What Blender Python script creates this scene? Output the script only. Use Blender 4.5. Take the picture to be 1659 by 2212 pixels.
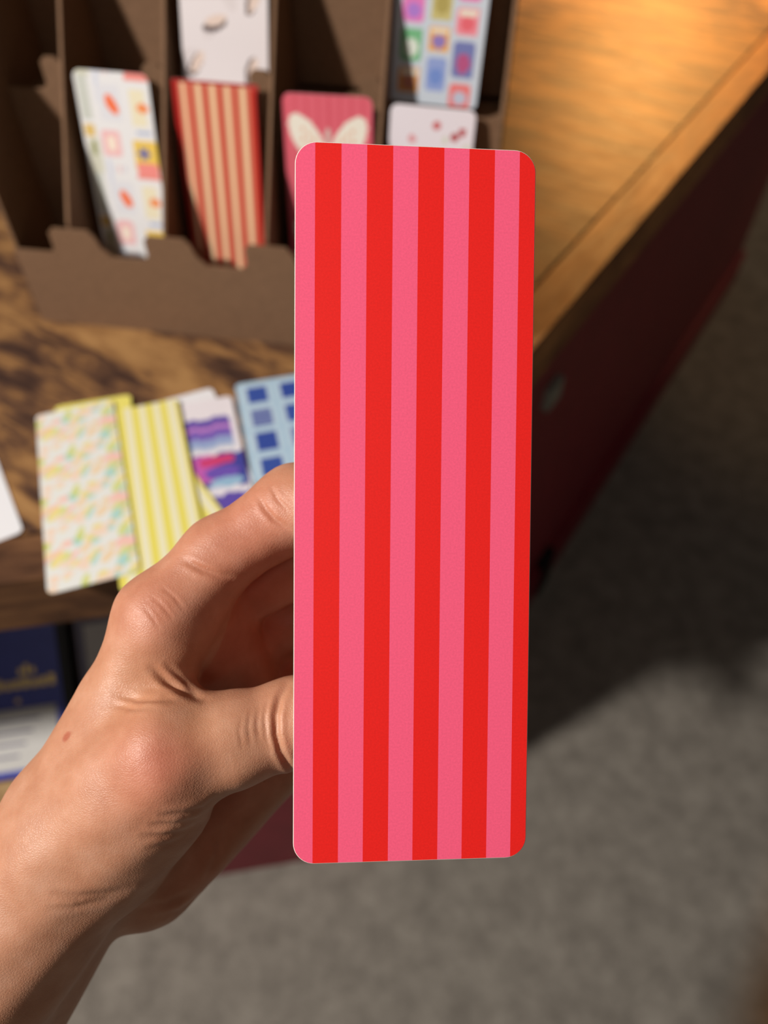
import bpy, bmesh, math, random
import numpy as np
from mathutils import Vector, Matrix

for o in list(bpy.data.objects):
    bpy.data.objects.remove(o)
scene = bpy.context.scene
C = scene.collection
rnd = random.Random(4)

# ------------------------------------------------------------------ camera
CAM_H = 1.10                     # camera height above the floor (m)
PITCH = math.radians(50)         # camera looks down by 50 degrees
FPX = 1662.0                     # focal length for the 1659x2212 frame
CP, SP = math.cos(PITCH), math.sin(PITCH)
cam_d = bpy.data.cameras.new('camera')
cam = bpy.data.objects.new('camera', cam_d)
C.objects.link(cam)
cam.location = (0, 0, CAM_H)
cam.rotation_euler = (math.radians(90) - PITCH, 0, 0)
cam_d.sensor_fit = 'VERTICAL'
cam_d.sensor_height = 34.6
cam_d.sensor_width = 34.6 * 1659 / 2212
cam_d.lens = 34.6 * FPX / 2212
cam_d.clip_start = 0.01
cam_d.dof.use_dof = True
cam_d.dof.focus_distance = 0.166
cam_d.dof.aperture_fstop = 9.0
scene.camera = cam

# ------------------------------------------------------------------ light
scene.view_settings.view_transform = 'Standard'
scene.view_settings.look = 'None'
scene.view_settings.gamma = 1
scene.view_settings.use_curve_mapping = False
scene.view_settings.exposure = 0.0
world = bpy.data.worlds.new('world')
scene.world = world
world.use_nodes = True
world.node_tree.nodes['Background'].inputs[0].default_value = (1.0, 0.86, 0.74, 1)
world.node_tree.nodes['Background'].inputs[1].default_value = 0.065


def lamp(name, kind, loc, target, energy, col, size=0.3, spot=None, blend=0.4):
    d = bpy.data.lights.new(name, kind)
    d.energy = energy
    d.color = col
    if kind == 'AREA':
        d.shape = 'DISK'
        d.size = size
    else:
        d.shadow_soft_size = size
    if kind == 'SPOT':
        d.spot_size = math.radians(spot)
        d.spot_blend = blend
    o = bpy.data.objects.new(name, d)
    C.objects.link(o)
    o.location = loc
    o.rotation_euler = (Vector(target) - Vector(loc)).to_track_quat('-Z', 'Y').to_euler()
    return o


lamp('ceiling_spot', 'AREA', (-1.22, -0.36, 2.06), (-0.05, 0.2, 0.85), 41, (1.0, 0.92, 0.84), 0.14)
lamp('ceiling_fill', 'AREA', (-0.5, -1.5, 2.6), (0.0, 0.4, 0.8), 2.5, (1.0, 0.91, 0.82), 0.7)
lamp('warm_spot', 'SPOT', (0.60, 2.00, 1.42), (0.58, 1.27, 0.74), 128, (1.0, 0.46, 0.12), 0.05, 62, 1.0)
lamp('aisle_spot', 'SPOT', (2.0, 2.6, 2.5), (1.30, 1.70, 0.0), 34, (1.0, 0.62, 0.30), 0.08, 34, 0.5)

# ------------------------------------------------------------------ helpers
def lin(c):
    c = np.asarray(c, float) / 255.0
    return np.where(c <= 0.04045, c / 12.92, ((c + 0.055) / 1.055) ** 2.4)


def L4(r, g, b):
    v = lin((r, g, b))
    return (float(v[0]), float(v[1]), float(v[2]), 1.0)


def tag(o, label=None, cat=None, group=None, kind=None):
    if label: o['label'] = label
    if cat: o['category'] = cat
    if group: o['group'] = group
    if kind: o['kind'] = kind
    return o


def empty(name, loc=(0, 0, 0), label=None, cat=None, group=None):
    o = bpy.data.objects.new(name, None)
    o.empty_display_size = 0.02
    C.objects.link(o)
    o.location = loc
    return tag(o, label, cat, group)


def meshobj(name, verts, faces, mats, parent=None, smooth=False, fm=None):
    me = bpy.data.meshes.new(name)
    me.from_pydata([tuple(v) for v in verts], [], [tuple(f) for f in faces])
    me.update()
    o = bpy.data.objects.new(name, me)
    C.objects.link(o)
    if not isinstance(mats, (list, tuple)):
        mats = [mats]
    for m in mats:
        me.materials.append(m)
    if fm is not None:
        me.polygons.foreach_set('material_index', fm)
    if smooth:
        me.polygons.foreach_set('use_smooth', [True] * len(me.polygons))
    if parent is not None:
        o.parent = parent
        o.matrix_parent_inverse = Matrix.Translation(parent.location).inverted() if parent.rotation_euler[2] == 0 else parent.matrix_world.inverted()
    return o


def bm_obj(name, bm, mats, parent=None, smooth=False, bevel=0.0, seg=2):
    if bevel > 0:
        bmesh.ops.bevel(bm, geom=[e for e in bm.edges if e.calc_face_angle(0) > 0.5], offset=bevel, segments=seg, affect='EDGES', profile=0.5)
    bmesh.ops.recalc_face_normals(bm, faces=bm.faces)
    me = bpy.data.meshes.new(name)
    bm.to_mesh(me)
    bm.free()
    o = bpy.data.objects.new(name, me)
    C.objects.link(o)
    if not isinstance(mats, (list, tuple)):
        mats = [mats]
    for m in mats:
        me.materials.append(m)
    if smooth:
        me.polygons.foreach_set('use_smooth', [True] * len(me.polygons))
    if parent is not None:
        o.parent = parent
        o.matrix_parent_inverse = Matrix.Translation(parent.location).inverted()
    return o


def prism(name, poly, z0, z1, mat, parent=None, bevel=0.0, fn=None):
    """extrude a 2-D polygon from z0 to z1; fn maps (a,b,h) to a world point"""
    fn = fn or (lambda a, b, h: (a, b, h))
    bm = bmesh.new()
    lo = [bm.verts.new(fn(a, b, z0)) for a, b in poly]
    hi = [bm.verts.new(fn(a, b, z1)) for a, b in poly]
    bm.faces.new(lo[::-1])
    bm.faces.new(hi)
    n = len(poly)
    for i in range(n):
        bm.faces.new((lo[i], lo[(i + 1) % n], hi[(i + 1) % n], hi[i]))
    return bm_obj(name, bm, mat, parent, bevel=bevel)


class NT:
    """small helper for node materials"""
    def __init__(self, name, rough=0.5, spec=0.5):
        self.m = bpy.data.materials.new(name)
        self.m.use_nodes = True
        self.t = self.m.node_tree
        self.b = self.t.nodes['Principled BSDF']
        self.b.inputs['Roughness'].default_value = rough
        self.b.inputs['Specular IOR Level'].default_value = spec

    def n(self, typ, ins=None, **kw):
        nd = self.t.nodes.new(typ)
        for k, v in kw.items():
            setattr(nd, k, v)
        for k, v in (ins or {}).items():
            if hasattr(v, 'is_output'):
                self.t.links.new(v, nd.inputs[k])
            else:
                nd.inputs[k].default_value = v
        return nd

    def link(self, a, b):
        self.t.links.new(a, b)

    def ramp(self, fac, stops, interp='LINEAR'):
        r = self.n('ShaderNodeValToRGB', {'Fac': fac})
        cr = r.color_ramp
        cr.interpolation = interp
        while len(cr.elements) > 1:
            cr.elements.remove(cr.elements[-1])
        cr.elements[0].position, cr.elements[0].color = stops[0]
        for p, c in stops[1:]:
            e = cr.elements.new(p)
            e.color = c
        return r.outputs['Color']

    def bump(self, height, strength=0.2, dist=0.001):
        bn = self.n('ShaderNodeBump', {'Height': height, 'Strength': strength, 'Distance': dist})
        self.link(bn.outputs['Normal'], self.b.inputs['Normal'])
        return bn

    def color(self, sock):
        self.link(sock, self.b.inputs['Base Color'])


def plain(name, rgb, rough=0.6, spec=0.4, noise=0.08, scale=40):
    t = NT(name, rough, spec)
    tc = t.n('ShaderNodeTexCoord')
    nz = t.n('ShaderNodeTexNoise', {'Vector': tc.outputs['Object'], 'Scale': scale, 'Detail': 3.0})
    c = L4(*rgb)
    a = tuple(x * (1 - noise) for x in c[:3]) + (1,)
    b = tuple(min(1, x * (1 + noise)) for x in c[:3]) + (1,)
    t.color(t.ramp(nz.outputs['Fac'], [(0.3, a), (0.7, b)]))
    return t.m


# ------------------------------------------------------------------ materials
def mat_wood(name, ang, cols, rough=0.50, sc=1.0):
    t = NT(name, rough, 0.24)
    tc = t.n('ShaderNodeTexCoord')
    ro = t.n('ShaderNodeMapping', {'Vector': tc.outputs['Object'], 'Rotation': (0, 0, ang)})
    mp = t.n('ShaderNodeMapping', {'Vector': ro.outputs[0], 'Scale': (9.0 * sc, 30 * sc, 30 * sc)})
    mp2 = t.n('ShaderNodeMapping', {'Vector': ro.outputs[0], 'Scale': (9 * sc, 34 * sc, 34 * sc)})
    n1 = t.n('ShaderNodeTexNoise', {'Vector': mp.outputs[0], 'Scale': 1.0, 'Detail': 5.0, 'Roughness': 0.62, 'Distortion': 0.9})
    n2 = t.n('ShaderNodeTexNoise', {'Vector': mp2.outputs[0], 'Scale': 4.0, 'Detail': 4.0, 'Roughness': 0.6, 'Distortion': 0.3})
    mx = t.n('ShaderNodeMix', {0: 0.28, 2: n1.outputs['Fac'], 3: n2.outputs['Fac']}, data_type='FLOAT')
    t.color(t.ramp(mx.outputs[0], [(0.40, L4(*cols[0])), (0.47, L4(*cols[1])), (0.53, L4(*cols[2])), (0.62, L4(*cols[3]))]))
    rr = t.n('ShaderNodeMapRange', {'Value': n2.outputs['Fac'], 3: rough - 0.08, 4: rough + 0.12})
    t.link(rr.outputs[0], t.b.inputs['Roughness'])
    t.bump(n2.outputs['Fac'], 0.12, 0.0006)
    return t.m


def mat_floor():
    t = NT('floor_carpet', 0.95, 0.15)
    tc = t.n('ShaderNodeTexCoord')
    n1 = t.n('ShaderNodeTexNoise', {'Vector': tc.outputs['Object'], 'Scale': 26.0, 'Detail': 4.0, 'Roughness': 0.65})
    n2 = t.n('ShaderNodeTexNoise', {'Vector': tc.outputs['Object'], 'Scale': 300.0, 'Detail': 2.0})
    mx = t.n('ShaderNodeMix', {0: 0.3, 2: n1.outputs['Fac'], 3: n2.outputs['Fac']}, data_type='FLOAT')
    t.color(t.ramp(mx.outputs[0], [(0.30, L4(114, 109, 102)), (0.5, L4(137, 132, 124)), (0.70, L4(158, 153, 144))]))
    t.bump(n2.outputs['Fac'], 0.5, 0.004)
    return t.m


def mat_card(name, rough=0.45):
    """printed paper: the print's flat colours live in the mesh colour attribute"""
    t = NT(name, rough, 0.4)
    at = t.n('ShaderNodeAttribute', attribute_name='print')
    t.color(at.outputs['Color'])
    tc = t.n('ShaderNodeTexCoord')
    nz = t.n('ShaderNodeTexNoise', {'Vector': tc.outputs['Object'], 'Scale': 3000.0, 'Detail': 1.0})
    t.bump(nz.outputs['Fac'], 0.06, 0.0001)
    return t.m


M_card = mat_card('printed_card')
M_paper = plain('white_card_edge', (238, 234, 226), 0.6, 0.3, 0.02, 900)
M_board = plain('brown_cardboard', (124, 96, 74), 0.85, 0.2, 0.08, 260)
M_wood = mat_wood('rustic_wood', math.radians(32), [(66, 47, 40), (98, 70, 52), (142, 104, 66), (168, 128, 82)])
M_trim = mat_wood('rustic_wood_trim', math.radians(-57), [(112, 72, 44), (140, 95, 56), (160, 112, 66), (176, 128, 78)])
M_slab_edge = mat_wood('rustic_wood_edge', math.radians(-9), [(72, 48, 34), (94, 64, 44), (112, 78, 52), (128, 92, 62)])
M_shelf = mat_wood('shelf_wood', math.radians(-9), [(120, 92, 60), (150, 120, 82), (170, 140, 98), (186, 156, 112)])
M_maroon = plain('maroon_paint', (128, 32, 48), 0.5, 0.4, 0.1, 30)
M_floor = mat_floor()
M_blue = plain('navy_cover', (66, 78, 178), 0.4, 0.5, 0.06, 90)
M_greyblue = plain('grey_violet_cover', (122, 120, 142), 0.5, 0.4, 0.06, 90)
M_label = plain('white_label', (208, 208, 206), 0.6, 0.3, 0.03, 120)
M_black = plain('gap_black', (14, 14, 18), 0.5, 0.4, 0.05, 60)  # black for the shaded gap beside the navy notebook
gold = NT('gold_foil', 0.34, 0.5)
gold.b.inputs['Base Color'].default_value = L4(214, 186, 120)
gold.b.inputs['Metallic'].default_value = 0.7
M_gold = gold.m


def mat_stripes():
    """pink and red vertical bands of the held bookmark, in millimetres across its face"""
    t = NT('pink_red_stripe_print', 0.46, 0.38)
    tc = t.n('ShaderNodeTexCoord')
    sx = t.n('ShaderNodeSeparateXYZ', {'Vector': tc.outputs['Object']})
    # x runs -25.4..25.4 mm; the first red band starts 4.2 mm in; a band is 5.4 mm wide
    a = t.n('ShaderNodeMath', {0: sx.outputs['X'], 1: 0.0254 - 0.00425 + 0.0108 * 4}, operation='ADD')
    b = t.n('ShaderNodeMath', {0: a.outputs[0], 1: 0.01078}, operation='MODULO')
    c = t.n('ShaderNodeMath', {0: b.outputs[0], 1: 0.00545}, operation='LESS_THAN')
    nz = t.n('ShaderNodeTexNoise', {'Vector': tc.outputs['Object'], 'Scale': 5200.0, 'Detail': 2.0})
    nz2 = t.n('ShaderNodeTexNoise', {'Vector': tc.outputs['Object'], 'Scale': 2200.0, 'Detail': 3.0})
    mx = t.n('ShaderNodeMix', {'Factor': c.outputs[0], 6: L4(250, 96, 134), 7: L4(236, 34, 30)}, data_type='RGBA')
    gr = t.n('ShaderNodeMapRange', {'Value': nz2.outputs['Fac'], 1: 0.3, 2: 0.7, 3: 0.94, 4: 1.05})
    mul = t.n('ShaderNodeVectorMath', {0: mx.outputs[2], 1: gr.outputs[0]}, operation='MULTIPLY')
    t.color(mul.outputs[0])
    t.bump(nz.outputs['Fac'], 0.10, 0.00012)
    return t.m


M_stripe = mat_stripes()


def mat_skin():
    t = NT('skin', 0.46, 0.45)
    tc = t.n('ShaderNodeTexCoord')
    at = t.n('ShaderNodeAttribute', attribute_name='tone')
    n1 = t.n('ShaderNodeTexNoise', {'Vector': tc.outputs['Object'], 'Scale': 130.0, 'Detail': 4.0, 'Roughness': 0.6})
    base = t.ramp(n1.outputs['Fac'], [(0.3, L4(187, 131, 102)), (0.52, L4(197, 143, 114)), (0.72, L4(205, 154, 127))])
    mul = t.n('ShaderNodeMix', {'Factor': 1.0, 6: base, 7: at.outputs['Color']}, data_type='RGBA', blend_type='MULTIPLY')
    t.color(mul.outputs[2])
    t.b.inputs['Subsurface Weight'].default_value = 0.22
    t.b.inputs['Subsurface Radius'].default_value = (1.0, 0.36, 0.18)
    t.b.inputs['Subsurface Scale'].default_value = 0.0035
    # fine skin relief: small polygons between lines, pores, soft grain
    mp = t.n('ShaderNodeMapping', {'Vector': tc.outputs['Object'], 'Rotation': (0.3, 0.5, 0.8), 'Scale': (1, 1.6, 1)})
    dn = t.n('ShaderNodeTexNoise', {'Vector': mp.outputs[0], 'Scale': 700.0, 'Detail': 2.0})
    v = t.n('ShaderNodeMix', {'Factor': 0.0009, 4: mp.outputs[0], 5: dn.outputs['Color']}, data_type='VECTOR')
    vo = t.n('ShaderNodeTexVoronoi', {'Vector': v.outputs[1], 'Scale': 1350.0}, feature='DISTANCE_TO_EDGE')
    vr = t.n('ShaderNodeMapRange', {'Value': vo.outputs['Distance'], 1: 0.0, 2: 0.25, 3: 0.0, 4: 1.0})
    n2 = t.n('ShaderNodeTexNoise', {'Vector': tc.outputs['Object'], 'Scale': 900.0, 'Detail': 3.0})
    sm = t.n('ShaderNodeMath', {0: vr.outputs[0], 1: n2.outputs['Fac']}, operation='ADD')
    t.bump(sm.outputs[0], 0.27, 0.00011)
    return t.m


M_skin = mat_skin()
M_nail = plain('fingernail', (226, 176, 160), 0.25, 0.5, 0.03, 300)

# ------------------------------------------------------------------ floor
TABLE_Z = CAM_H - 0.36
fl = meshobj('floor', [(-5, -4, 0), (6, -4, 0), (6, 8, 0), (-5, 8, 0)], [(0, 1, 2, 3)], M_floor)
tag(fl, 'worn grey carpet floor around the display table', 'floor', kind='structure')

# ------------------------------------------------------------------ display table
DF = np.array([0.9865, 0.1638])          # direction of the front edge
DR = np.array([0.5487, 0.8360])          # direction of the right-hand edge
CORNER = np.array([-0.005, 0.284])
P_right = CORNER + DR * 1.75
P_back = P_right + np.array([-0.9865, -0.1638]) * 1.6
P_left = CORNER - DF * 0.80
P_bl = P_left + np.array([-0.70, 0.714]) * 0.5
TOP = [CORNER, P_right, P_back, P_bl, P_left]


def inset(poly, d):
    out = []
    n = len(poly)
    for i in range(n):
        a, b, c = poly[i - 1], poly[i], poly[(i + 1) % n]
        e1 = (b - a) / np.linalg.norm(b - a)
        e2 = (c - b) / np.linalg.norm(c - b)
        n1 = np.array([-e1[1], e1[0]])
        n2 = np.array([-e2[1], e2[0]])
        s = n1 + n2
        out.append(b + s * d / (1 + np.dot(n1, n2)))
    return out


BASE = inset(TOP, 0.040)
TR_W = 0.036
table = empty('display_table', (float(CORNER[0]), float(CORNER[1]), 0),
              'rustic wood-topped display table with maroon sides and an open lower shelf', 'table')
SLAB = 0.045
inner = inset(TOP, TR_W)
prism('table_top', inner, TABLE_Z - SLAB, TABLE_Z, M_wood, table)
for i in range(len(TOP)):                # a separate edging board on each side, mitred
    j = (i + 1) % len(TOP)
    m = M_trim if i in (0,) else M_slab_edge
    g = 0.0006
    o1, o2, i1, i2 = TOP[i], TOP[j], inner[i], inner[j]
    e = (o2 - o1) / np.linalg.norm(o2 - o1)
    nn = np.array([-e[1], e[0]])
    prism('edge_board', [o1 + e * g, o2 - e * g, i2 - e * g - nn * 0.003, i1 + e * g - nn * 0.003], TABLE_Z - SLAB - 0.001, TABLE_Z + 0.0006, m, table, bevel=0.0015)
# carcass: right, back and left panels, posts, lower shelf, plinth
PT = 0.018
Bin = inset(BASE, PT)
SHELF_Z = CAM_H - 0.78
for i in (0, 1, 2, 3):
    j = (i + 1) % 5
    prism('side_panel', [BASE[i], BASE[j], Bin[j], Bin[i]], 0.0, TABLE_Z - SLAB - 0.001, M_maroon, table)
    e = (BASE[j] - BASE[i]) / np.linalg.norm(BASE[j] - BASE[i])
    nn = np.array([e[1], -e[0]])
    prism('skirting_board', [BASE[i] + nn * 0.012, BASE[j] + nn * 0.012, BASE[j], BASE[i]], 0.0, 0.075, M_maroon, table, bevel=0.003)
i, j = 4, 0
shelf_poly = inset(BASE, PT + 0.001)
shelf_poly[4] = BASE[4] + (shelf_poly[4] - BASE[4]) * 0.0 + np.array([0.03, 0.0])
shelf_poly[0] = BASE[0] + np.array([-0.012, 0.0])
prism('lower_shelf', shelf_poly, SHELF_Z - 0.035, SHELF_Z, M_shelf, table)
prism('front_plinth', [BASE[4], BASE[0], Bin[0], Bin[4]], 0.0, SHELF_Z - 0.036, M_maroon, table)

def panel_piece(name, s0, s1, z0, z1, t, mat):
    """small fitting on the right-hand panel, s metres along it from the front corner"""
    nrm = np.array([DR[1], -DR[0]])
    a, b = BASE[0] + DR * s0, BASE[0] + DR * s1
    return prism(name, [a, a + nrm * t, b + nrm * t, b], z0, z1, mat, table, bevel=0.001)


M_metal = plain('dull_metal', (150, 158, 150), 0.35, 0.5, 0.05, 80)
panel_piece('corner_bracket', 0.365, 0.397, 0.528, 0.556, 0.008, M_metal)
panel_piece('levelling_foot', 0.505, 0.545, 0.0, 0.09, 0.016, plain('black_rubber', (16, 15, 15), 0.6, 0.3, 0.05, 60))

# ------------------------------------------------------------------ printed cards
def inside_ellipse(x, y, cx, cy, a, b, ang=0):
    c, s = math.cos(ang), math.sin(ang)
    dx, dy = x - cx, y - cy
    u, v = dx * c + dy * s, -dx * s + dy * c
    return (u / a) ** 2 + (v / b) ** 2 < 1


def inside_rect(x, y, cx, cy, w, h, ang=0, r=1.0):
    c, s = math.cos(ang), math.sin(ang)
    dx, dy = x - cx, y - cy
    u, v = np.abs(dx * c + dy * s) - w / 2 + r, np.abs(-dx * s + dy * c) - h / 2 + r
    return np.hypot(np.maximum(u, 0), np.maximum(v, 0)) < r


class Paint:
    def __init__(self, x, y, bg):
        self.x, self.y = x, y
        self.c = np.tile(np.array(bg, float), (len(x), 1))

    def e(self, cx, cy, a, b, col, ang=0):
        self.c[inside_ellipse(self.x, self.y, cx, cy, a, b, ang)] = col

    def r(self, cx, cy, w, h, col, ang=0, rad=0.8):
        self.c[inside_rect(self.x, self.y, cx, cy, w, h, ang, rad)] = col


def card_mesh(name, w, h, paint, t=0.0004, rad=0.004, nu=54, nv=150, back=(244, 242, 238)):
    """rounded-corner card lying in local XY, front towards +Z, colours per vertex"""
    hw, hh = w / 2, h / 2
    vs = [-hh + rad * (1 - math.cos(math.pi / 2 * k / 6)) for k in range(6)]
    mid = np.linspace(-hh + rad, hh - rad, nv)
    ys = np.array(vs + list(mid) + [-v for v in vs[::-1]])
    pts = []
    for y in ys:
        d = abs(y) - (hh - rad)
        ww = hw if d <= 0 else hw - rad + math.sqrt(max(0, rad * rad - d * d))
        for k in range(nu + 1):
            pts.append((-ww + 2 * ww * k / nu, y))
    pts = np.array(pts)
    nrow, ncol = len(ys), nu + 1
    loop = [k for k in range(ncol)] + [r * ncol + nu for r in range(1, nrow)] + \
           [(nrow - 1) * ncol + k for k in range(nu - 1, -1, -1)] + [r * ncol for r in range(nrow - 2, 0, -1)]
    verts = [(p[0], p[1], t) for p in pts]
    faces = [(r * ncol + k, r * ncol + k + 1, (r + 1) * ncol + k + 1, (r + 1) * ncol + k)
             for r in range(nrow - 1) for k in range(nu)]
    nb = len(verts)
    verts += [(pts[i][0], pts[i][1], t) for i in loop] + [(pts[i][0], pts[i][1], 0) for i in loop]
    n = len(loop)
    faces += [(nb + (q + 1) % n, nb + q, nb + n + q, nb + n + (q + 1) % n) for q in range(n)]
    faces.append(tuple(nb + n + q for q in range(n - 1, -1, -1)))
    col = np.tile(np.array(back, float), (len(verts), 1))
    col[:nb] = paint(pts[:, 0] * 1000, pts[:, 1] * 1000)
    me = bpy.data.meshes.new(name)
    me.from_pydata(verts, [], faces)
    me.update()
    at = me.color_attributes.new('print', 'FLOAT_COLOR', 'POINT')
    rgba = np.ones((len(verts), 4), np.float32)
    rgba[:, :3] = lin(np.clip(col, 0, 255))
    at.data.foreach_set('color', rgba.ravel())
    me.materials.append(M_card)
    return me


def place_card(name, me, mat, label, group=None, cat='bookmark'):
    o = bpy.data.objects.new(name, me)
    C.objects.link(o)
    o.matrix_world = mat
    return tag(o, label, cat, group)


DYAW = math.radians(-8.9)
Dd = Vector((math.cos(DYAW), math.sin(DYAW), 0))      # along the stand's front
Dn = Vector((-Dd.y, Dd.x, 0))                         # away from the viewer
UP = Vector((0, 0, 1))


def stand_mat(x, y, z, lean, roll):
    u = UP * math.cos(lean) + Dn * math.sin(lean)
    a = Dd * math.cos(roll) + u * math.sin(roll)
    b = -Dd * math.sin(roll) + u * math.cos(roll)
    c = a.cross(b)
    return Matrix(((a.x, b.x, c.x, x), (a.y, b.y, c.y, y), (a.z, b.z, c.z, CAM_H + z), (0, 0, 0, 1)))


def flat_mat(x, y, dirx, diry, z=0.0, pitch=0.0):
    """card lying on the table with its centre at x,y; (dirx,diry) points to its top edge"""
    b = Vector((dirx, diry, 0)).normalized()
    a = Vector((b.y, -b.x, 0))
    b = (b * math.cos(pitch) + UP * math.sin(pitch))
    c = a.cross(b)
    return Matrix(((a.x, b.x, c.x, x), (a.y, b.y, c.y, y), (a.z, b.z, c.z, TABLE_Z + z), (0, 0, 0, 1)))


W, H = 0.0508, 0.1524
STAND_GROUP = 'bookmarks in the brown stand'
TABLE_GROUP = 'bookmarks lying on the table top'


def p_white_stamps(x, y):
    p = Paint(x, y, (236, 238, 242))
    for q in range(-1, 3):
        o = 62 - 60 * q
        p.r(-20, o - 2, 8, 26, (206, 212, 206))
        p.r(-20, o - 22, 8, 8, (226, 196, 120))
        p.r(-19, o - 38, 9, 22, (214, 216, 200))
        p.r(-19, o - 33, 4, 8, (160, 165, 120))
        p.r(-10, o + 8, 3, 26, (214, 222, 240))
        p.r(-3, o - 4, 15, 22, (228, 231, 240), 0, 2)
        p.e(-2, o - 5, 3.4, 6.5, (248, 120, 70), 0.5)
        p.r(-6, o - 29, 13, 17, (244, 196, 200), 0, 3)
        p.r(-6, o - 29, 6, 9, (250, 238, 222), 0, 2)
        for k in range(4):
            p.r(-10 + 3.4 * k, o - 45, 1.5, 5, [(240, 206, 208), (214, 214, 230)][k % 2])
        p.r(17, o + 16, 15, 8, (246, 150, 145))
        p.r(16, o - 6, 11, 22, (240, 234, 206), 0, 1.5)
        p.e(19, o - 6, 4, 3, (246, 150, 90))
        p.r(18, o - 21, 11, 2.5, (168, 186, 220))
        p.r(17, o - 35, 17, 19, (240, 206, 96), 0, 1.5)
        for k in range(3):
            p.e(16, o - 34, 4.8, 1.5, (118, 118, 170), k * 1.05)
        p.r(17, o - 49, 17, 3, (240, 148, 140))
    p.r(0, -72, 60, 12, (226, 226, 222))
    return p.c


def p_red_stripes(x, y):
    c = np.tile(np.array((214, 120, 98), float), (len(x), 1))
    ph = np.mod(x + 23.5, 9.7)
    c[ph < 2.6] = (240, 214, 172)
    c[(ph > 2.6) & (ph < 3.4)] = (220, 110, 84)
    c[(ph > 5.9) & (ph < 7.6)] = (196, 66, 46)
    c[(ph > 9.0)] = (226, 150, 120)
    c[x > 23.5] = (190, 40, 36)
    return c


def p_dark_red(x, y):
    return np.tile(np.array((168, 22, 20), float), (len(x), 1))


def p_butterfly(x, y):
    c = np.tile(np.array((226, 104, 122), float), (len(x), 1))
    c[np.mod(x, 7.2) < 2.2] = (218, 92, 110)
    p = Paint(x, y, (0, 0, 0))
    p.c = c
    for s in (-1, 1):
        p.e(s * 13.5, 50, 8.6, 17, (242, 238, 226), s * -0.62 + (math.pi if s > 0 else 0))
        p.e(s * 12, 26, 6.5, 12, (240, 236, 224), s * 0.5)
        for k in range(9):
            p.e(s * (9 + (k % 3) * 3.6), 38 + (k // 3) * 6.0 + (k % 3) * 3, 1.1, 1.3, (232, 170, 140))
    p.r(0, 42, 2.4, 30, (214, 196, 190), 0, 1.2)
    for q in range(2):
        for s in (-1, 1):
            p.e(s * 14, -14 - 50 * q, 9, 15, (242, 238, 226), -0.6 * s)
    return p.c


def p_cherry(x, y):
    p = Paint(x, y, (236, 230, 240))
    r2 = random.Random(8)
    spots = [(-12, 57), (3, 66), (17, 62), (-4, 42), (13, 40), (-17, 30), (0, 20), (18, 14), (-11, 2), (8, -6), (-16, -24), (12, -30), (-3, -44), (16, -56), (-14, -62)]
    for k, (a, b) in enumerate(spots):
        if k % 3 == 2:
            p.e(a - 2.2, b - 1.6, 2.4, 2.6, (178, 44, 52)); p.e(a + 2.4, b + 1.4, 2.3, 2.4, (186, 50, 58))
        elif k % 3 == 1:
            p.e(a, b, 2.4, 2.6, (206, 92, 96))
        else:
            p.e(a, b, 2.2, 2.4, (226, 150, 158))
        p.e(a + 6, b - 8, 1.8, 2.4, (216, 222, 206))
    return p.c


def p_crescents(x, y):
    p = Paint(x, y, (228, 222, 226))
    for k in range(10):
        p.e(-22 + (k * 13) % 46, -70 + k * 16, 7, 4, (220, 213, 216), k)
    for a, b, ang in [(-23.5, -31, 1.2), (18.6, -38, 1.15), (-6, -52, 0.35), (-20, -75, 1.0), (17, -76, 1.3), (4, -14, 0.5), (-17, 0, 0.3),
                      (19, 8, 1.3), (-4, 24, 0.9), (14, 44, 0.3), (-19, 52, 1.2), (2, 70, 0.6)]:
        b2 = b
        p.e(a, b2, 8.4, 3.6, (96, 82, 84), ang)
        p.e(a + 1.6 * math.sin(-ang) * -1, b2 + 2.4 * math.cos(ang), 7.4, 2.9, (226, 206, 196), ang)
    return p.c


def p_blue_stamps(x, y):
    p = Paint(x, y, (206, 218, 232))
    cols = [((222, 160, 92), (198, 130, 110)), ((120, 130, 190), (188, 90, 140)), ((206, 196, 130), (180, 166, 96)), ((196, 110, 160), (96, 90, 160)),
            ((150, 170, 226), (120, 150, 220)), ((120, 190, 140), (226, 236, 226)), ((244, 150, 166), (236, 110, 124)), ((240, 210, 110), (120, 160, 214)),
            ((240, 130, 130), (196, 204, 226)), ((240, 176, 76), (150, 130, 200)), ((232, 130, 200), (180, 130, 220)), ((238, 120, 190), (240, 160, 150))]
    for col in range(3):
        yy = -80 + (0, 3, -6)[col]
        k = col * 4
        while yy < 84:
            hgt = (15, 18, 14, 20)[(k + col) % 4]
            c1, c2 = cols[k % 12]
            cx = (-16.5, 0.5, 17)[col]
            p.r(cx, yy + hgt / 2, 13.5, hgt, c1, 0, 2.2)
            p.e(cx, yy + hgt * 0.42, 4.4, hgt * 0.28, c2)
            if k % 3 == 0:
                p.r(cx, yy + hgt * 0.8, 11, 2.5, (240, 236, 220))
            yy += hgt + 3.2
            k += 5
    return p.c


def p_floral(x, y):
    p = Paint(x, y, (230, 234, 232))
    r2 = random.Random(3)
    cols = [(238, 214, 178), (214, 222, 150), (176, 218, 214), (244, 200, 190), (236, 222, 150), (206, 220, 214), (240, 218, 200), (198, 214, 120)]
    motifs = [(r2.uniform(-26, 26), r2.uniform(0, 36), r2.uniform(2.2, 7.0), r2.uniform(1.3, 3.0), r2.choice(cols), r2.uniform(0.2, 1.3)) for _ in range(62)]
    for q in range(-3, 3):
        for (a, b, s, u, col, ang) in motifs:
            p.e(a, b + 36 * q, s, u, col, ang)
    return p.c


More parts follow.
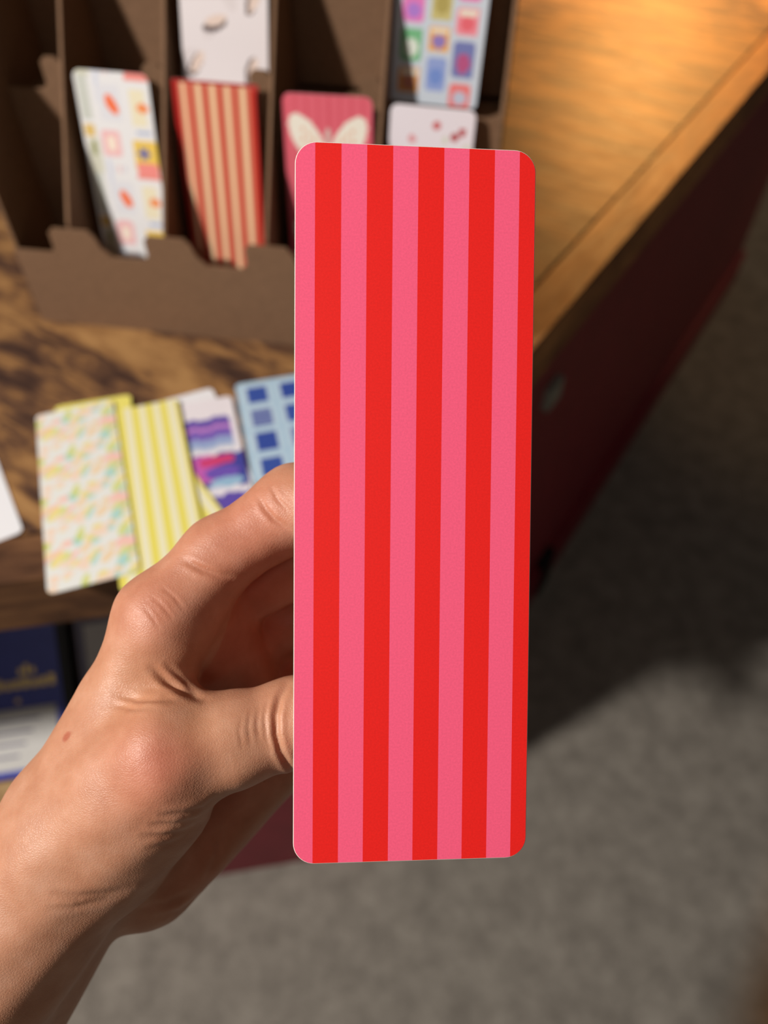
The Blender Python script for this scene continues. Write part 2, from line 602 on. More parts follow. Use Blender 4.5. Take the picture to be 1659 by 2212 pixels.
def p_yellow(x, y):
    c = np.tile(np.array((238, 236, 206), float), (len(x), 1))
    ph = np.mod(x + 25.4, 9.6)
    c[ph < 4.6] = (234, 224, 104)
    c[(ph > 4.6) & (ph < 5.3)] = (242, 238, 170)
    return c


def p_water(x, y):
    p = Paint(x, y, (234, 230, 238))
    w = 2.2 * np.sin(x * 0.35) + 1.2 * np.sin(x * 0.9 + 1)
    yy = y + w * 0.5
    for lo, hi, col in [(49, 57, (104, 84, 176)), (45, 49, (190, 130, 206)), (37, 45, (120, 96, 188)), (29, 37, (150, 170, 214)), (26, 29, (206, 216, 230)),
                        (-8, 22, (66, 70, 160)), (-200, -14, (98, 80, 176))]:
        p.c[(yy > lo) & (yy < hi)] = col
    p.r(-1, 10, 16, 24, (196, 96, 184), 0.05, 3)
    p.r(8, 16, 22, 8, (206, 66, 120), 0.05, 3)
    p.e(10, 5, 11, 6, (110, 84, 184))
    p.e(12, -4, 11, 4.5, (150, 190, 220))
    p.e(2, -9, 9, 2.6, (220, 220, 236))
    p.c[(x > 21.5) & (y > 24)] = (236, 232, 240)
    return p.c


def p_blue_squares(x, y):
    p = Paint(x, y, (172, 204, 228))
    for row in range(7):
        for col in range(2):
            cx, cy = -11.5 + 24.0 * col, 62 - 23.5 * row
            p.r(cx, cy, 20.5, 21, (190, 216, 234), 0, 0.6)
            c = [(54, 84, 168), (100, 116, 176), (50, 78, 164)][(row + col * 2) % 3]
            p.r(cx, cy - 0.5, 14.2, 17.0, c, 0, 0.6)
            if (row + col * 2) % 3 == 1:
                for k in range(5):
                    p.r(cx, cy - 7 + 3.4 * k, 14.2, 0.9, (150, 168, 206), 0, 0.2)
    return p.c


def p_white(x, y):
    return np.tile(np.array((236, 238, 244), float), (len(x), 1))


# bookmarks standing in the stand
place_card('bookmark', card_mesh('bookmark_stamps', W, H, p_white_stamps, rad=0.005), stand_mat(-0.1794, 0.5183, -0.2708, 0.2019, -0.0144),
           'white bookmark printed with pastel postage stamps standing in a front pocket', STAND_GROUP)
place_card('bookmark', card_mesh('bookmark_redstripe', W, H, p_red_stripes, rad=0.001), stand_mat(-0.1090, 0.5035, -0.2732, 0.1857, -0.016),
           'square-cornered bookmark with coral, red and cream stripes in a front pocket', STAND_GROUP)
place_card('bookmark', card_mesh('bookmark_darkred', 0.0570, H, p_dark_red, rad=0.001), stand_mat(-0.1105, 0.5085, -0.2730, 0.1857, -0.010),
           'dark red bookmark peeking out behind the coral striped one', STAND_GROUP)
place_card('bookmark', card_mesh('bookmark_butterfly', 0.0575, H, p_butterfly, rad=0.005), stand_mat(-0.0368, 0.4925, -0.2745, 0.1716, 0.0086),
           'pink striped bookmark with white butterfly wings in a front pocket', STAND_GROUP)
place_card('bookmark', card_mesh('bookmark_cherry', 0.0535, H, p_cherry, rad=0.0045), stand_mat(0.0267, 0.4841, -0.2786, 0.2001, -0.0235),
           'pale lilac bookmark scattered with small red cherries in a front pocket', STAND_GROUP)
K2 = 1.12
place_card('bookmark', card_mesh('bookmark_crescent', W * K2, H * K2, p_crescents, rad=0.003),
           stand_mat(-0.0866 * K2, 0.5017 * K2, -0.1114 * K2, 0.2762, -0.0345),
           'white marbled bookmark with dark crescents standing above the coral striped one', STAND_GROUP)
place_card('bookmark', card_mesh('bookmark_sheet', W * K2, H * K2, p_blue_stamps, rad=0.003),
           stand_mat(0.0332 * K2, 0.4853 * K2, -0.1163 * K2, 0.2146, -0.0354),
           'pale blue bookmark with columns of colourful stamps above the cherry one', STAND_GROUP)

# bookmarks lying on the table
place_card('bookmark', card_mesh('bookmark_bluesquares', W, H, p_blue_squares), flat_mat(-0.0627, 0.3515, -0.241, 0.9705, 0.0004),
           'light blue bookmark with a grid of dark blue squares lying flat', TABLE_GROUP)
place_card('bookmark', card_mesh('bookmark_lilac', W, H, p_white), flat_mat(-0.1140, 0.3362, -0.404, 0.915, 0.0004),
           'pale blank bookmark with one corner sticking out behind the purple watercolour one', TABLE_GROUP)
place_card('bookmark', card_mesh('bookmark_water', W, H, p_water), flat_mat(-0.1112, 0.3265, -0.26, 0.9655, 0.0012),
           'bookmark with purple and magenta watercolour blocks beside the blue grid one', TABLE_GROUP)
yl = card_mesh('bookmark_yellow', W, H, p_yellow)
place_card('bookmark', yl, flat_mat(-0.1148, 0.2808, -0.579, 0.815, 0.0020),
           'yellow striped bookmark turned askew across the purple watercolour one', TABLE_GROUP)
place_card('bookmark', card_mesh('bookmark_yellow_plain', W, H, lambda x, y: np.tile(np.array((236, 228, 118), float), (len(x), 1))),
           flat_mat(-0.1815, 0.3262, -0.25, 0.968, 0.0028),
           'plain yellow bookmark of which only an edge shows beside the floral one', TABLE_GROUP)
place_card('bookmark', yl, flat_mat(-0.1446, 0.3207, -0.294, 0.956, 0.0036),
           'yellow striped bookmark lying straight beside the pastel floral one', TABLE_GROUP)
place_card('bookmark', card_mesh('bookmark_floral', W, H, p_floral, nu=64, nv=190), flat_mat(-0.1862, 0.3185, -0.335, 1.0, 0.0046),
           'bookmark with a pastel floral print jutting over the table edge', TABLE_GROUP)
place_card('bookmark', card_mesh('bookmark_white', W, H, p_white), flat_mat(-0.2758, 0.3389, -0.509, 0.861, 0.0004),
           'blank white bookmark lying alone near the table edge', TABLE_GROUP)

# ------------------------------------------------------------------ cardboard stand
LIP0 = Vector((-0.2636, 0.4953, TABLE_Z))


def SF(u, n, z):
    """stand frame: u along the front, n away from the viewer, z above the table"""
    return LIP0 + Dd * u + Dn * n + UP * z


stand = empty('cardboard_stand', tuple(SF(0.165, 0.05, 0)), 'brown cardboard stand with tabbed lips and tiered pockets for bookmarks', 'display stand')
U_END = 0.334
DIV = [0.0465, 0.1155, 0.1865, 0.2575]
BT = 0.0022


def lip(name, n0, z0, z1, ztab, divs, u0, u1, tw=0.018):
    """a cardboard strip with a raised tab at every divider"""
    poly = [(u0, z0), (u1, z0), (u1, z1 + 0.0)]
    for d in reversed(divs):
        a, b = d - 0.016, d + tw
        poly += [(b + max(0.002, tw * 0.55), z1), (b + max(0.001, tw * 0.17), z1 + (ztab - z1) * 0.35), (b, ztab - 0.004), (b - 0.004, ztab),
                 (a + 0.004, ztab), (a + 0.001, ztab - 0.003), (a + 0.001, z1 + 0.004), (a - 0.003, z1)]
    poly.append((u0, z1))
    return prism(name, poly, n0, n0 + BT, M_board, stand, fn=lambda u, z, n: SF(u, n, z))


lip('front_lip', 0.0, 0.0, 0.0605, 0.0795, DIV, 0.0, U_END)
lip('rear_lip', 0.056, 0.02, 0.148, 0.168, DIV, BT, U_END - BT, 0.0)
lip('rear_lip', 0.112, 0.14, 0.272, 0.290, DIV, BT, U_END - BT, 0.0)
lean = math.tan(math.radians(13))
for u in DIV:
    prof = [(0.003, 0.0), (0.17, 0.0), (0.22, 0.40), (0.195, 0.40), (0.078, 0.200), (0.003, 0.083)]
    prism('divider', prof, u - BT / 2, u + BT / 2, M_board, stand, fn=lambda n, z, q: SF(q, n, z))
for u in (0.0, U_END):
    prof = [(0.0025, 0.0), (0.17, 0.0), (0.22, 0.40), (0.180, 0.40), (0.070, 0.262), (0.042, 0.180), (0.0025, 0.172)]
    prism('end_panel', prof, u - (BT if u > 0 else 0), u + (0 if u > 0 else BT), M_board, stand, fn=lambda n, z, q: SF(q, n, z))
prism('back_panel', [(0.170, 0.0), (0.1725, 0.0), (0.2225, 0.40), (0.220, 0.40)], BT, U_END - BT, M_board, stand, fn=lambda n, z, q: SF(q, n, z))
prism('pocket_floor', [(0.003, 0.010), (0.055, 0.010), (0.055, 0.0125), (0.003, 0.0125)], BT, U_END - BT, M_board, stand, fn=lambda n, z, q: SF(q, n, z))
prism('pocket_floor', [(0.059, 0.135), (0.110, 0.135), (0.110, 0.1375), (0.059, 0.1375)], BT, U_END - BT, M_board, stand, fn=lambda n, z, q: SF(q, n, z))

# ------------------------------------------------------------------ books on the lower shelf
LEAN = math.radians(50)
BX = Vector((0.9865, 0.1638, 0))                    # along the table front
BN = Vector((-BX.y, BX.x, 0))
BUP = UP * math.cos(LEAN) + BN * math.sin(LEAN)      # up the leaning cover
BOUT = BX.cross(BUP)                                # out of the cover, to the viewer


def book(x_right, y0, w, h, t, cover, label, spine=True):
    # bottom-right front corner of the leaning cover stands on the shelf
    root = empty('boxed_notebook', (x_right, y0, SHELF_Z), label, 'notebook', 'boxes leaning on the lower shelf')
    o = Vector((x_right, y0, SHELF_Z + 0.001)) + UP * (t * math.sin(LEAN))

    def bx(name, u0, u1, v0, v1, d0, d1, mat, bev=0.0):
        bm = bmesh.new()
        vs = [bm.verts.new(o + BX * u + BUP * v + BOUT * d) for d in (d0, d1) for v in (v0, v1) for u in (u0, u1)]
        for f in ((0, 1, 3, 2), (4, 6, 7, 5), (0, 4, 5, 1), (2, 3, 7, 6), (0, 2, 6, 4), (1, 5, 7, 3)):
            bm.faces.new([vs[q] for q in f])
        return bm_obj(name, bm, mat, root, bevel=bev)
    bx('cover', -w, 0, 0, h, -t, 0, cover, 0.0012)
    return root, bx


b1, bx1 = book(-0.306, 0.304, 0.155, 0.215, 0.018, M_blue, 'navy blue boxed notebook with gold foil lettering and a white label')
bx1('white_label', -0.133, -0.0180, 0.007, 0.068, 0.0002, 0.0008, M_label)
for k in range(4):
    bx1('printed_line', -0.110, -0.035 - 0.008 * k, 0.056 - 0.012 * k, 0.0585 - 0.012 * k, 0.0009, 0.0011, M_greyblue)
for k in range(13):                                  # gold lettering, too blurred to read
    u = -0.125 + 0.0086 * k
    hh = (0.011, 0.008, 0.009)[k % 3]
    bx1('foil_letter', u, u + 0.0058, 0.088, 0.088 + hh, 0.0002, 0.0008, M_gold, 0.0)
for k in range(3):
    bx1('foil_emblem', -0.050 + 0.006 * k, -0.046 + 0.006 * k, 0.102, 0.108 + 0.004 * (k == 1), 0.0002, 0.0008, M_gold)
for k in range(4):
    bx1('glint_dot', -0.128 + 0.024 * k, -0.124 + 0.024 * k, 0.074, 0.078, 0.0002, 0.0008, M_gold)  # gold dots put in for blurred glints under the lettering
bx1('gap_strip', -0.0100, 0.0008, 0.0, 0.215, -0.018, 0.0006, M_black)  # black strip standing in for the dark gap between the notebooks
b2, bx2 = book(-0.166, 0.332, 0.135, 0.200, 0.016, M_greyblue, 'grey violet boxed notebook beside the navy one')
bx2('pale_label', -0.126, -0.030, 0.085, 0.140, 0.0002, 0.0008, M_label)
# the slanted rest that carries them
rest = empty('book_rest', (-0.40, 0.42, SHELF_Z), 'slanted wooden rest carrying the boxed notebooks on the lower shelf', 'book rest')
c0 = Vector((-0.318, 0.302, SHELF_Z)) + BN * 0.036


def RS(n, z, u):
    return c0 + BX * u + BN * n + UP * z


prism('rest_board', [(0.0, 0.002), (0.010, 0.002), (0.010 + 0.21 * math.tan(LEAN) * 0.7, 0.147), (0.21 * math.tan(LEAN) * 0.7, 0.147)], -0.30, 0.16, M_shelf, rest, fn=RS)
for u in (-0.28, -0.08, 0.12):
    prism('rest_bracket', [(0.02, 0.0), (0.17, 0.0), (0.17, 0.12)], u, u + 0.012, M_shelf, rest, fn=RS)

# ------------------------------------------------------------------ held bookmark
RIGHT = Vector((1, 0, 0))
DOWN = Vector((0, -SP, -CP))
FWD = Vector((0, CP, -SP))
CAMP = Vector((0, 0, CAM_H))


def CW(x, y, z):
    """hand frame (mm right / down / away from the eye point) to world metres"""
    return CAMP + (RIGHT * x + DOWN * y + FWD * z) * 0.001


TL = CW(-18.32, -76.63, 158.995)
TRc = CW(32.32, -76.41, 163.02)
BR = CW(31.05, 75.71, 168.90)
BL = CW(-19.59, 75.49, 164.88)
ax = (TRc - TL).normalized()
ay = ((TL - BL) - ax * (TL - BL).dot(ax)).normalized()
az = ax.cross(ay)
cen = (TL + TRc + BR + BL) / 4


def rounded_rect(w, h, r, n=10):
    pts = []
    for cx, cy, a0 in ((w / 2 - r, h / 2 - r, 0), (-w / 2 + r, h / 2 - r, 90), (-w / 2 + r, -h / 2 + r, 180), (w / 2 - r, -h / 2 + r, 270)):
        for k in range(n + 1):
            a = math.radians(a0 + 90 * k / n)
            pts.append((cx + r * math.cos(a), cy + r * math.sin(a)))
    return pts


HT = 0.00045
rings = []
ch = 0.00013
outer = rounded_rect(W, H, 0.0046)
innr = rounded_rect(W - 2 * ch, H - 2 * ch, 0.0046 - ch)
n = len(outer)
verts = [(x, y, 0) for x, y in innr] + [(x, y, -ch * 0.8) for x, y in outer] + [(x, y, -HT) for x, y in outer]
faces = [tuple(range(n))]
fm = [0]
for r in range(2):
    for q in range(n):
        q2 = (q + 1) % n
        faces.append((r * n + q, (r + 1) * n + q, (r + 1) * n + q2, r * n + q2))
        fm.append(1)
faces.append(tuple(range(3 * n - 1, 2 * n - 1, -1)))
fm.append(0)
hb = meshobj('bookmark', verts, faces, [M_stripe, M_paper], fm=fm)
hb.matrix_world = Matrix(((ax.x, ay.x, az.x, cen.x), (ax.y, ay.y, az.y, cen.y), (ax.z, ay.z, az.z, cen.z), (0, 0, 0, 1)))
tag(hb, 'pink and red striped bookmark held up in the hand', 'bookmark')


def back_z(x, y):
    """depth (mm) of the bookmark's back along the line of sight frame at x,y"""
    s = (x + 18.32) / 50.64
    t = (y + 76.6) / 152.1
    return 158.995 + 4.03 * s + 5.88 * t + HT * 1000


# ------------------------------------------------------------------ hand (one continuous skin surface)
def PX(px, py, z):
    return np.array([(px - 829.5) * z / FPX, (py - 1106) * z / FPX, z])


#HAND_BEGIN
F32 = np.float32
tip_i = (5.0, 8.0); tip_t = (0.0, 42.0)
A3 = lambda *v: np.array(v, float)
I = [(PX(357, 1340, 187), 11.8), (PX(478, 1199, 189), 8.9), (PX(645, 1093, 190), 9.9), (A3(-6.0, -1.0, 182.0), 8.4),
     (A3(tip_i[0], tip_i[1], back_z(*tip_i) + 7.1), 7.0)]
TH = [(PX(365, 1622, 176), 12.4), (PX(500, 1600, 178), 10.7), (PX(632, 1560, 181), 10.0),
      (A3(-11.0, 46.0, 178.5), 9.4), (A3(tip_t[0], tip_t[1], back_z(*tip_t) + 8.1), 8.0)]
MID = [(A3(-48, 25, 205), 10.0), (A3(-8, 6, 211), 9.0), (A3(9, 20, 204), 8.2), (A3(9, 36, 197), 7.2)]
RNG = [(A3(-38, 34, 221), 9.8), (A3(0, 22, 227), 8.6), (A3(12, 36, 220), 7.8), (A3(8, 50, 213), 7.0)]
PNK = [(A3(-28, 48, 232), 9.0), (A3(2, 42, 237), 7.7), (A3(12, 52, 232), 6.9), (A3(10, 63, 227), 6.2)]
PALM = [  # (a, ra, b, rb, blend)
    (PX(357, 1340, 187), 11.6, PX(275, 1548, 188), 11.8, 4),
    (PX(272, 1546, 188), 12.0, PX(168, 1738, 190), 15.2, 5),
    (A3(-48, 25, 205), 10.3, A3(-72, 73, 200), 13.0, 8),
    (A3(-38, 34, 221), 10.0, A3(-72, 84, 208), 13.0, 8),
    (A3(-28, 48, 232), 9.4, A3(-70, 94, 212), 13.0, 8),
    (A3(-44, 42, 213), 11.0, A3(-64, 78, 200), 15.0, 8),
    (A3(-33, 67, 226), 15.0, A3(-65, 96, 210), 16.5, 5),          # hypothenar
    (PX(160, 1828, 188), 18.8, A3(-121, 145, 184), 21.0, 7),      # forearm, thumb side
    (PX(200, 1850, 205), 15.5, A3(-113, 147, 204), 20.0, 6),      # forearm, little-finger side
    (A3(-121, 145, 184), 21.0, A3(-187, 241, 172), 29.0, 8),
    (A3(-113, 147, 204), 20.0, A3(-182, 241, 196), 28.0, 8),
]
PADS = [
    (PX(420, 1310, 193), 9.2, PX(440, 1420, 200), 10.0, 4),
    (PX(470, 1330, 203), 9.5, PX(500, 1480, 212), 11.0, 5),
]
THENAR = [
    (PX(135, 1815, 185), 15.0, PX(365, 1622, 176), 12.4, 5),
    (PX(180, 1840, 187), 16.5, PX(352, 1668, 178), 13.6, 6),
    (PX(250, 1810, 190), 15.5, PX(330, 1722, 184), 13.5, 6),
]
WEB = [
    (PX(320, 1400, 188), 7.0, PX(398, 1532, 181), 5.2, 4),
    (PX(275, 1500, 189), 9.5, PX(340, 1590, 182), 9.5, 6),
    (PX(230, 1620, 188), 12.0, PX(275, 1665, 182), 11.5, 7),
]


def capsule(p, a, ra, b, rb):
    a = a.astype(F32); ba = (b - a).astype(F32)
    pa = p - a
    h = np.clip(pa @ ba / F32(ba @ ba), 0, 1)
    d = pa - h[:, None] * ba
    return np.sqrt(np.einsum('ij,ij->i', d, d)) - (ra + (rb - ra) * h).astype(F32)


def smin(a, b, k):
    h = np.clip(0.5 + 0.5 * (b - a) / k, 0, 1)
    return b + (a - b) * h - k * h * (1 - h)


def chain(p, ch, k=4.0):
    d = None
    for (a, ra), (b, rb) in zip(ch[:-1], ch[1:]):
        c = capsule(p, a, ra, b, rb)
        d = c if d is None else smin(d, c, k)
    return d


def hand_sdf(p):
    p = p.astype(F32)
    palm = None
    for a, ra, b, rb, k in PALM:
        c = capsule(p, a, ra, b, rb)
        palm = c if palm is None else smin(palm, c, k)
    for f, k in ((PNK, 4), (RNG, 4), (MID, 4), (I, 4)):
        palm = smin(palm, chain(p, f), k)
    pad = None
    for a, ra, b, rb, k in PADS:
        c = capsule(p, a, ra, b, rb)
        pad = c if pad is None else smin(pad, c, k)
    palm = smin(palm, pad, 2.6)
    th = None
    for a, ra, b, rb, k in THENAR:
        c = capsule(p, a, ra, b, rb)
        th = c if th is None else smin(th, c, k)
    for a, ra, b, rb, k in WEB:
        th = smin(th, capsule(p, a, ra, b, rb), k)
    th = smin(th, chain(p, TH, 3.0), 4)
    return smin(palm, th, 3.2)


def mesh_sdf(fn, lo, hi, h, blk=6):
    lo = np.array(lo, float)
    nb = np.ceil((np.array(hi) - lo) / h / blk).astype(int)
    cg = np.stack(np.meshgrid(*[lo[k] + (np.arange(nb[k]) + 0.5) * blk * h - 0.5 * h for k in range(3)], indexing='ij'), -1).reshape(-1, 3)
    cd = fn(cg).reshape(nb)
    V = np.repeat(np.repeat(np.repeat(cd, blk, 0), blk, 1), blk, 2).astype(F32)
    act = np.repeat(np.repeat(np.repeat(np.abs(cd) < blk * h * 0.9 + 3.0, blk, 0), blk, 1), blk, 2)
    idx = np.nonzero(act)
    P = np.stack([lo[k] + idx[k].astype(F32) * h for k in range(3)], -1)
    out = np.empty(len(P), F32)
    for s in range(0, len(P), 400000):
        out[s:s + 400000] = fn(P[s:s + 400000])
    V[idx] = out
    S = V < 0
    c = np.zeros(tuple(np.array(S.shape) - 1), np.int8)
    for i in (0, 1):
        for j in (0, 1):
            for k in (0, 1):
                c += S[i:S.shape[0] - 1 + i, j:S.shape[1] - 1 + j, k:S.shape[2] - 1 + k]
    A = (c > 0) & (c < 8)
    ai = np.nonzero(A)
    vid = np.full(A.shape, -1, np.int32)
    vid[ai] = np.arange(len(ai[0]))
    verts = np.stack([lo[k] + (ai[k] + 0.5) * h for k in range(3)], -1)
    quads = []
    for axn in range(3):
        o1, o2 = (axn + 1) % 3, (axn + 2) % 3
        sl0 = [slice(1, -1)] * 3; sl1 = [slice(1, -1)] * 3
        sl0[axn] = slice(0, -1); sl1[axn] = slice(1, None)
        s0 = S[tuple(sl0)]; s1 = S[tuple(sl1)]
        e = np.nonzero(s0 != s1)
        base = np.stack(e, -1)
        off = np.ones(3, int); off[axn] = 0
        base = base + off
        u1 = np.zeros(3, int); u1[o1] = 1
        u2 = np.zeros(3, int); u2[o2] = 1
        q = np.stack([vid[tuple((base - u1 - u2).T)], vid[tuple((base - u2).T)], vid[tuple(base.T)], vid[tuple((base - u1).T)]], -1)
        flip = ~s0[e]
        q[flip] = q[flip][:, ::-1]
        quads.append(q)
    Q = np.concatenate(quads)
    return verts, Q


def grad(fn, v, e=0.25):
    g = np.empty_like(v)
    for k in range(3):
        d = np.zeros(3); d[k] = e
        g[:, k] = (fn(v + d) - fn(v - d)) / (2 * e)
    return g


hv, hq = mesh_sdf(hand_sdf, (-222, -20, 142), (32, 278, 256), 0.8)


def relax(v, n):
    for it in range(n):
        g = grad(hand_sdf, v)
        d = hand_sdf(v)
        v = v - g * (d / np.maximum(1e-3, (g * g).sum(1)))[:, None] * 0.95
    return v


def split_quads(v, q):
    nv = len(v)
    e = np.sort(np.stack([q, np.roll(q, -1, 1)], -1).reshape(-1, 2), 1)
    key = e[:, 0].astype(np.int64) * nv + e[:, 1]
    uk, inv = np.unique(key, return_inverse=True)
    mid = (v[uk // nv] + v[uk % nv]) / 2
    cen_ = v[q].mean(1)
    em = (nv + inv).reshape(-1, 4)
    fc = nv + len(uk) + np.arange(len(q))
    nq = np.concatenate([np.stack([q[:, k], em[:, k], fc, em[:, (k + 3) % 4]], -1) for k in range(4)])
    return np.concatenate([v, mid, cen_]), nq


hv = relax(hv, 3)
hv, hq = split_quads(hv, hq)
hv = relax(hv, 1)
g = grad(hand_sdf, hv, 0.8)
hn = g / np.linalg.norm(g, axis=1)[:, None]
# where each surface point lies in the hand's own side view (px of that view), used only to lay out creases
vx = 829.5 + FPX * hv[:, 0] / hv[:, 2]
vy = 1106 + FPX * hv[:, 1] / hv[:, 2]
facing = np.einsum('ij,ij->i', hn, hv) < 0


def seg_dist(pl):
    """distance to a polyline and how far along it (0..1)"""
    best = np.full(len(vx), 1e9)
    along = np.zeros(len(vx))
    tot = sum(math.dist(a, b) for a, b in zip(pl[:-1], pl[1:]))
    acc = 0.0
    for (x0, y0), (x1, y1) in zip(pl[:-1], pl[1:]):
        dx, dy = x1 - x0, y1 - y0
        ln = math.hypot(dx, dy)
        t = np.clip(((vx - x0) * dx + (vy - y0) * dy) / (ln * ln), 0, 1)
        d = np.hypot(vx - x0 - t * dx, vy - y0 - t * dy)
        m = d < best
        best[m] = d[m]
        along[m] = (acc + t[m] * ln) / tot
        acc += ln
    return best, along


CREASES = [  # polyline, width px, depth mm, nearest/farthest depth
    ([(622, 1478), (604, 1508), (596, 1545), (597, 1585), (606, 1622), (622, 1652), (640, 1672)], 7, 0.75, 150, 190),
    ([(578, 1515), (572, 1550), (576, 1590), (586, 1620)], 4, 0.14, 150, 190),
    ([(560, 1530), (555, 1565), (560, 1600)], 4, 0.12, 150, 190),
    ([(541, 1535), (536, 1570), (542, 1612)], 4, 0.10, 150, 190),
    ([(522, 1548), (517, 1580), (524, 1622)], 4, 0.08, 150, 190),
    ([(330, 1446), (362, 1472), (395, 1492), (440, 1508)], 9, 0.9, 150, 200),
    ([(360, 1440), (396, 1470), (430, 1500)], 7, 0.45, 150, 200),
    ([(250, 1500), (300, 1512), (350, 1512), (420, 1508)], 7, 0.35, 150, 200),
    ([(240, 1522), (290, 1530), (340, 1528)], 6, 0.22, 150, 200),
    ([(470, 1722), (440, 1745), (400, 1758), (350, 1763)], 7, 0.55, 150, 200),
    ([(460, 1748), (425, 1768), (380, 1780), (330, 1784)], 7, 0.50, 150, 200),
    ([(440, 1775), (400, 1795), (355, 1806), (312, 1808)], 7, 0.45, 150, 200),
    ([(420, 1800), (370, 1822), (320, 1832)], 7, 0.25, 150, 200),
    ([(120, 1930), (170, 1938), (230, 1935), (285, 1925)], 9, 0.45, 150, 200),
    ([(110, 1960), (160, 1960), (215, 1950), (270, 1940)], 7, 0.30, 150, 200),
    ([(400, 1212), (440, 1232), (470, 1242), (500, 1248)], 7, 0.55, 150, 215),
    ([(330, 1290), (352, 1310), (372, 1336)], 4, 0.12, 150, 215),
    ([(350, 1268), (378, 1292), (398, 1318)], 4, 0.12, 150, 215),
    ([(310, 1310), (330, 1335), (345, 1362)], 4, 0.10, 150, 215),
    ([(560, 1075), (572, 1098), (592, 1122), (632, 1148)], 6, 0.40, 150, 215),
    ([(585, 1050), (600, 1080), (625, 1105)], 5, 0.22, 150, 215),
    ([(300, 1965), (360, 1955), (420, 1925)], 9, 0.5, 190, 240),
    ([(330, 1985), (390, 1968), (440, 1935)], 8, 0.4, 190, 240),
    ([(480, 1790), (470, 1850), (440, 1910)], 10, 0.5, 190, 240),
]
disp = np.zeros(len(hv))
for pl, wpx, dep, z0, z1 in CREASES:
    dd, al_ = seg_dist(pl)
    dep = dep * np.sin(np.pi * np.clip(al_ * 0.94 + 0.03, 0, 1)) ** 0.7
    m = facing & (hv[:, 2] > z0) & (hv[:, 2] < z1) & (dd < wpx * 5)
    prof = -dep * np.exp(-(dd / wpx) ** 2) + 0.35 * dep * np.exp(-((dd - wpx * 2.0) / (wpx * 1.1)) ** 2)
    disp[m] += prof[m]
# bony and fleshy undulation
disp += 0.25 * np.sin(hv[:, 0] * 0.31 + hv[:, 1] * 0.17) * np.sin(hv[:, 1] * 0.27 + hv[:, 2] * 0.22)
hv = hv + hn * disp[:, None]
# skin tone: pink knuckles and palm, slightly yellow tendons, one small mole
tone = np.ones((len(hv), 3))


def blush(px, py, rad, col, amt, z0=150, z1=260):
    r = np.hypot(vx - px, vy - py) / rad
    a = amt * np.exp(-r * r) * ((hv[:, 2] > z0) & (hv[:, 2] < z1))
    tone[:] = tone * (1 - a[:, None]) + tone * np.array(col) * a[:, None]


PINK = (1.0, 0.72, 0.74)
blush(345, 1640, 80, PINK, 0.8, 150, 200)
blush(330, 1320, 90, PINK, 0.6)
blush(560, 1120, 100, PINK, 0.5)
blush(300, 1700, 120, PINK, 0.35, 150, 200)
blush(470, 1200, 120, PINK, 0.45)
blush(560, 1400, 160, (0.97, 0.66, 0.64), 1.0, 190, 260)
blush(480, 1850, 160, (0.98, 0.72, 0.62), 0.8, 195, 260)
blush(300, 1490, 80, (1.0, 0.94, 0.80), 0.6, 150, 205)
blush(420, 1560, 60, (1.0, 0.95, 0.82), 0.6, 150, 205)
me_ = (np.abs((vx - 143) * 0.86 + (vy - 1591) * 0.5) / 6.5) ** 2 + (np.abs(-(vx - 143) * 0.5 + (vy - 1591) * 0.86) / 13) ** 2
aa = np.clip(1.4 - me_, 0, 1)[:, None] * facing[:, None]
tone = tone * (1 - aa) + tone * np.array((0.80, 0.50, 0.46)) * aa

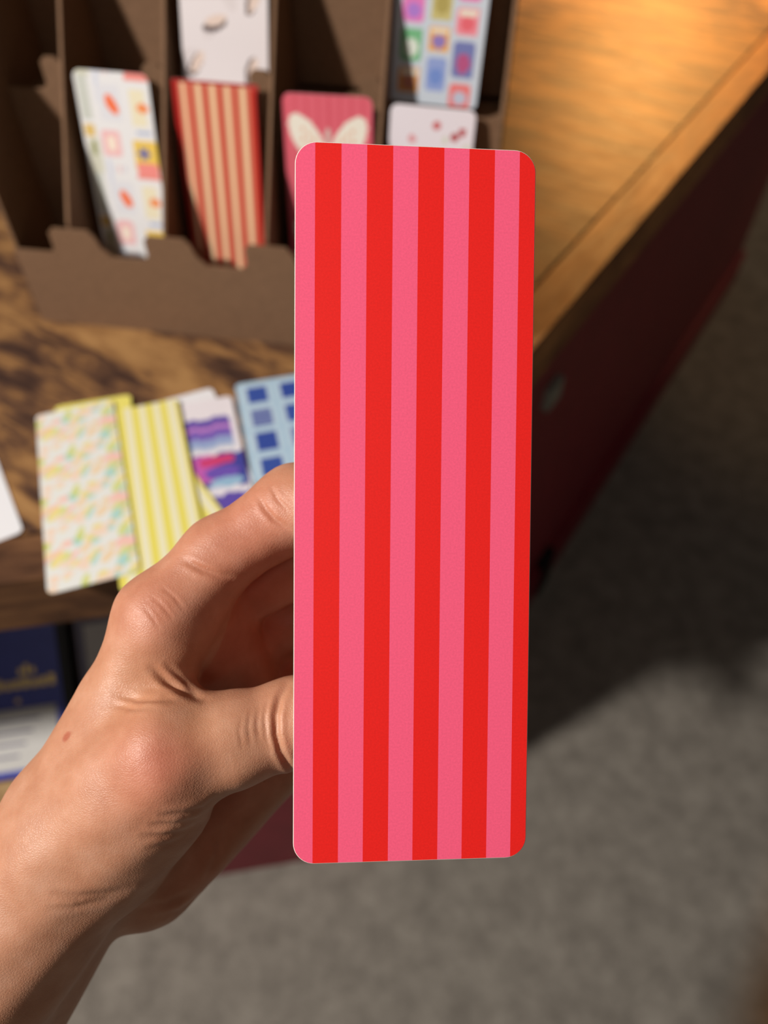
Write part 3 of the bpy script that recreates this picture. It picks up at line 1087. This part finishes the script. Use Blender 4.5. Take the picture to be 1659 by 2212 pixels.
base_pt = CW(-185, 240, 180)
wv = np.array([RIGHT, DOWN, FWD]).T @ (hv * 0.001).T
wv = wv.T + np.array(CAMP)
me = bpy.data.meshes.new('hand')
me.vertices.add(len(wv))
me.vertices.foreach_set('co', (wv - np.array(base_pt)).astype(F32).ravel())
me.loops.add(hq.size)
me.loops.foreach_set('vertex_index', hq.astype(np.int32).ravel())
me.polygons.add(len(hq))
me.polygons.foreach_set('loop_start', np.arange(0, hq.size, 4, dtype=np.int32))
me.polygons.foreach_set('use_smooth', np.ones(len(hq), bool))
me.update(calc_edges=True)
me.validate()
at = me.color_attributes.new('tone', 'FLOAT_COLOR', 'POINT')
rgba = np.ones((len(hv), 4), F32)
rgba[:, :3] = tone
at.data.foreach_set('color', rgba.ravel())
me.materials.append(M_skin)
hand = bpy.data.objects.new('hand', me)
C.objects.link(hand)
hand.location = base_pt
tag(hand, 'left hand and bare forearm gripping the pink and red striped bookmark', 'hand')


def nail(center, along, outw, ln, wd):
    al = (RIGHT * along[0] + DOWN * along[1] + FWD * along[2]).normalized()
    ou = RIGHT * outw[0] + DOWN * outw[1] + FWD * outw[2]
    ou = (ou - al * ou.dot(al)).normalized()
    sd = al.cross(ou)
    c = CW(*center)
    vs, fs = [], []
    nu, nv = 8, 8
    for lay in (0, 1):
        for i in range(nv + 1):
            for j in range(nu + 1):
                a = (j / nu * 2 - 1)
                b = (i / nv * 2 - 1)
                ww = wd * (1 - 0.18 * max(0, -b) ** 2 - 0.3 * max(0, b) ** 3)
                h = -0.32 * wd * a * a - 0.10 * wd * b * b + (0.0 if lay else -0.5)
                vs.append(c + (al * b * ln + sd * a * ww + ou * h) * 0.001 - base_pt)
    nn_ = (nu + 1) * (nv + 1)
    for i in range(nv):
        for j in range(nu):
            q = i * (nu + 1) + j
            fs.append((q + nn_, q + 1 + nn_, q + nu + 2 + nn_, q + nu + 1 + nn_))
            fs.append((q + nu + 1, q + nu + 2, q + 1, q))
    o = meshobj('fingernail', vs, fs, M_nail, smooth=True)
    o.parent = hand
    return o


for chn, outw in ((TH, (-0.2, 0.75, 0.6)), (I, (0.3, -0.8, 0.5)), (MID, (1, 0.1, 0.3)), (RNG, (1, 0.1, 0.3)), (PNK, (1, 0.1, 0.3))):
    (a, ra), (b, rb) = chn[-2], chn[-1]
    al = (b - a) / np.linalg.norm(b - a)
    ow = np.array(outw, float)
    ow = ow - al * (ow @ al)
    ow /= np.linalg.norm(ow)
    nail(tuple(b + ow * (rb + 0.35) - al * 0.5), tuple(al), tuple(ow), rb * 0.75, rb * 0.72)
#HAND_END
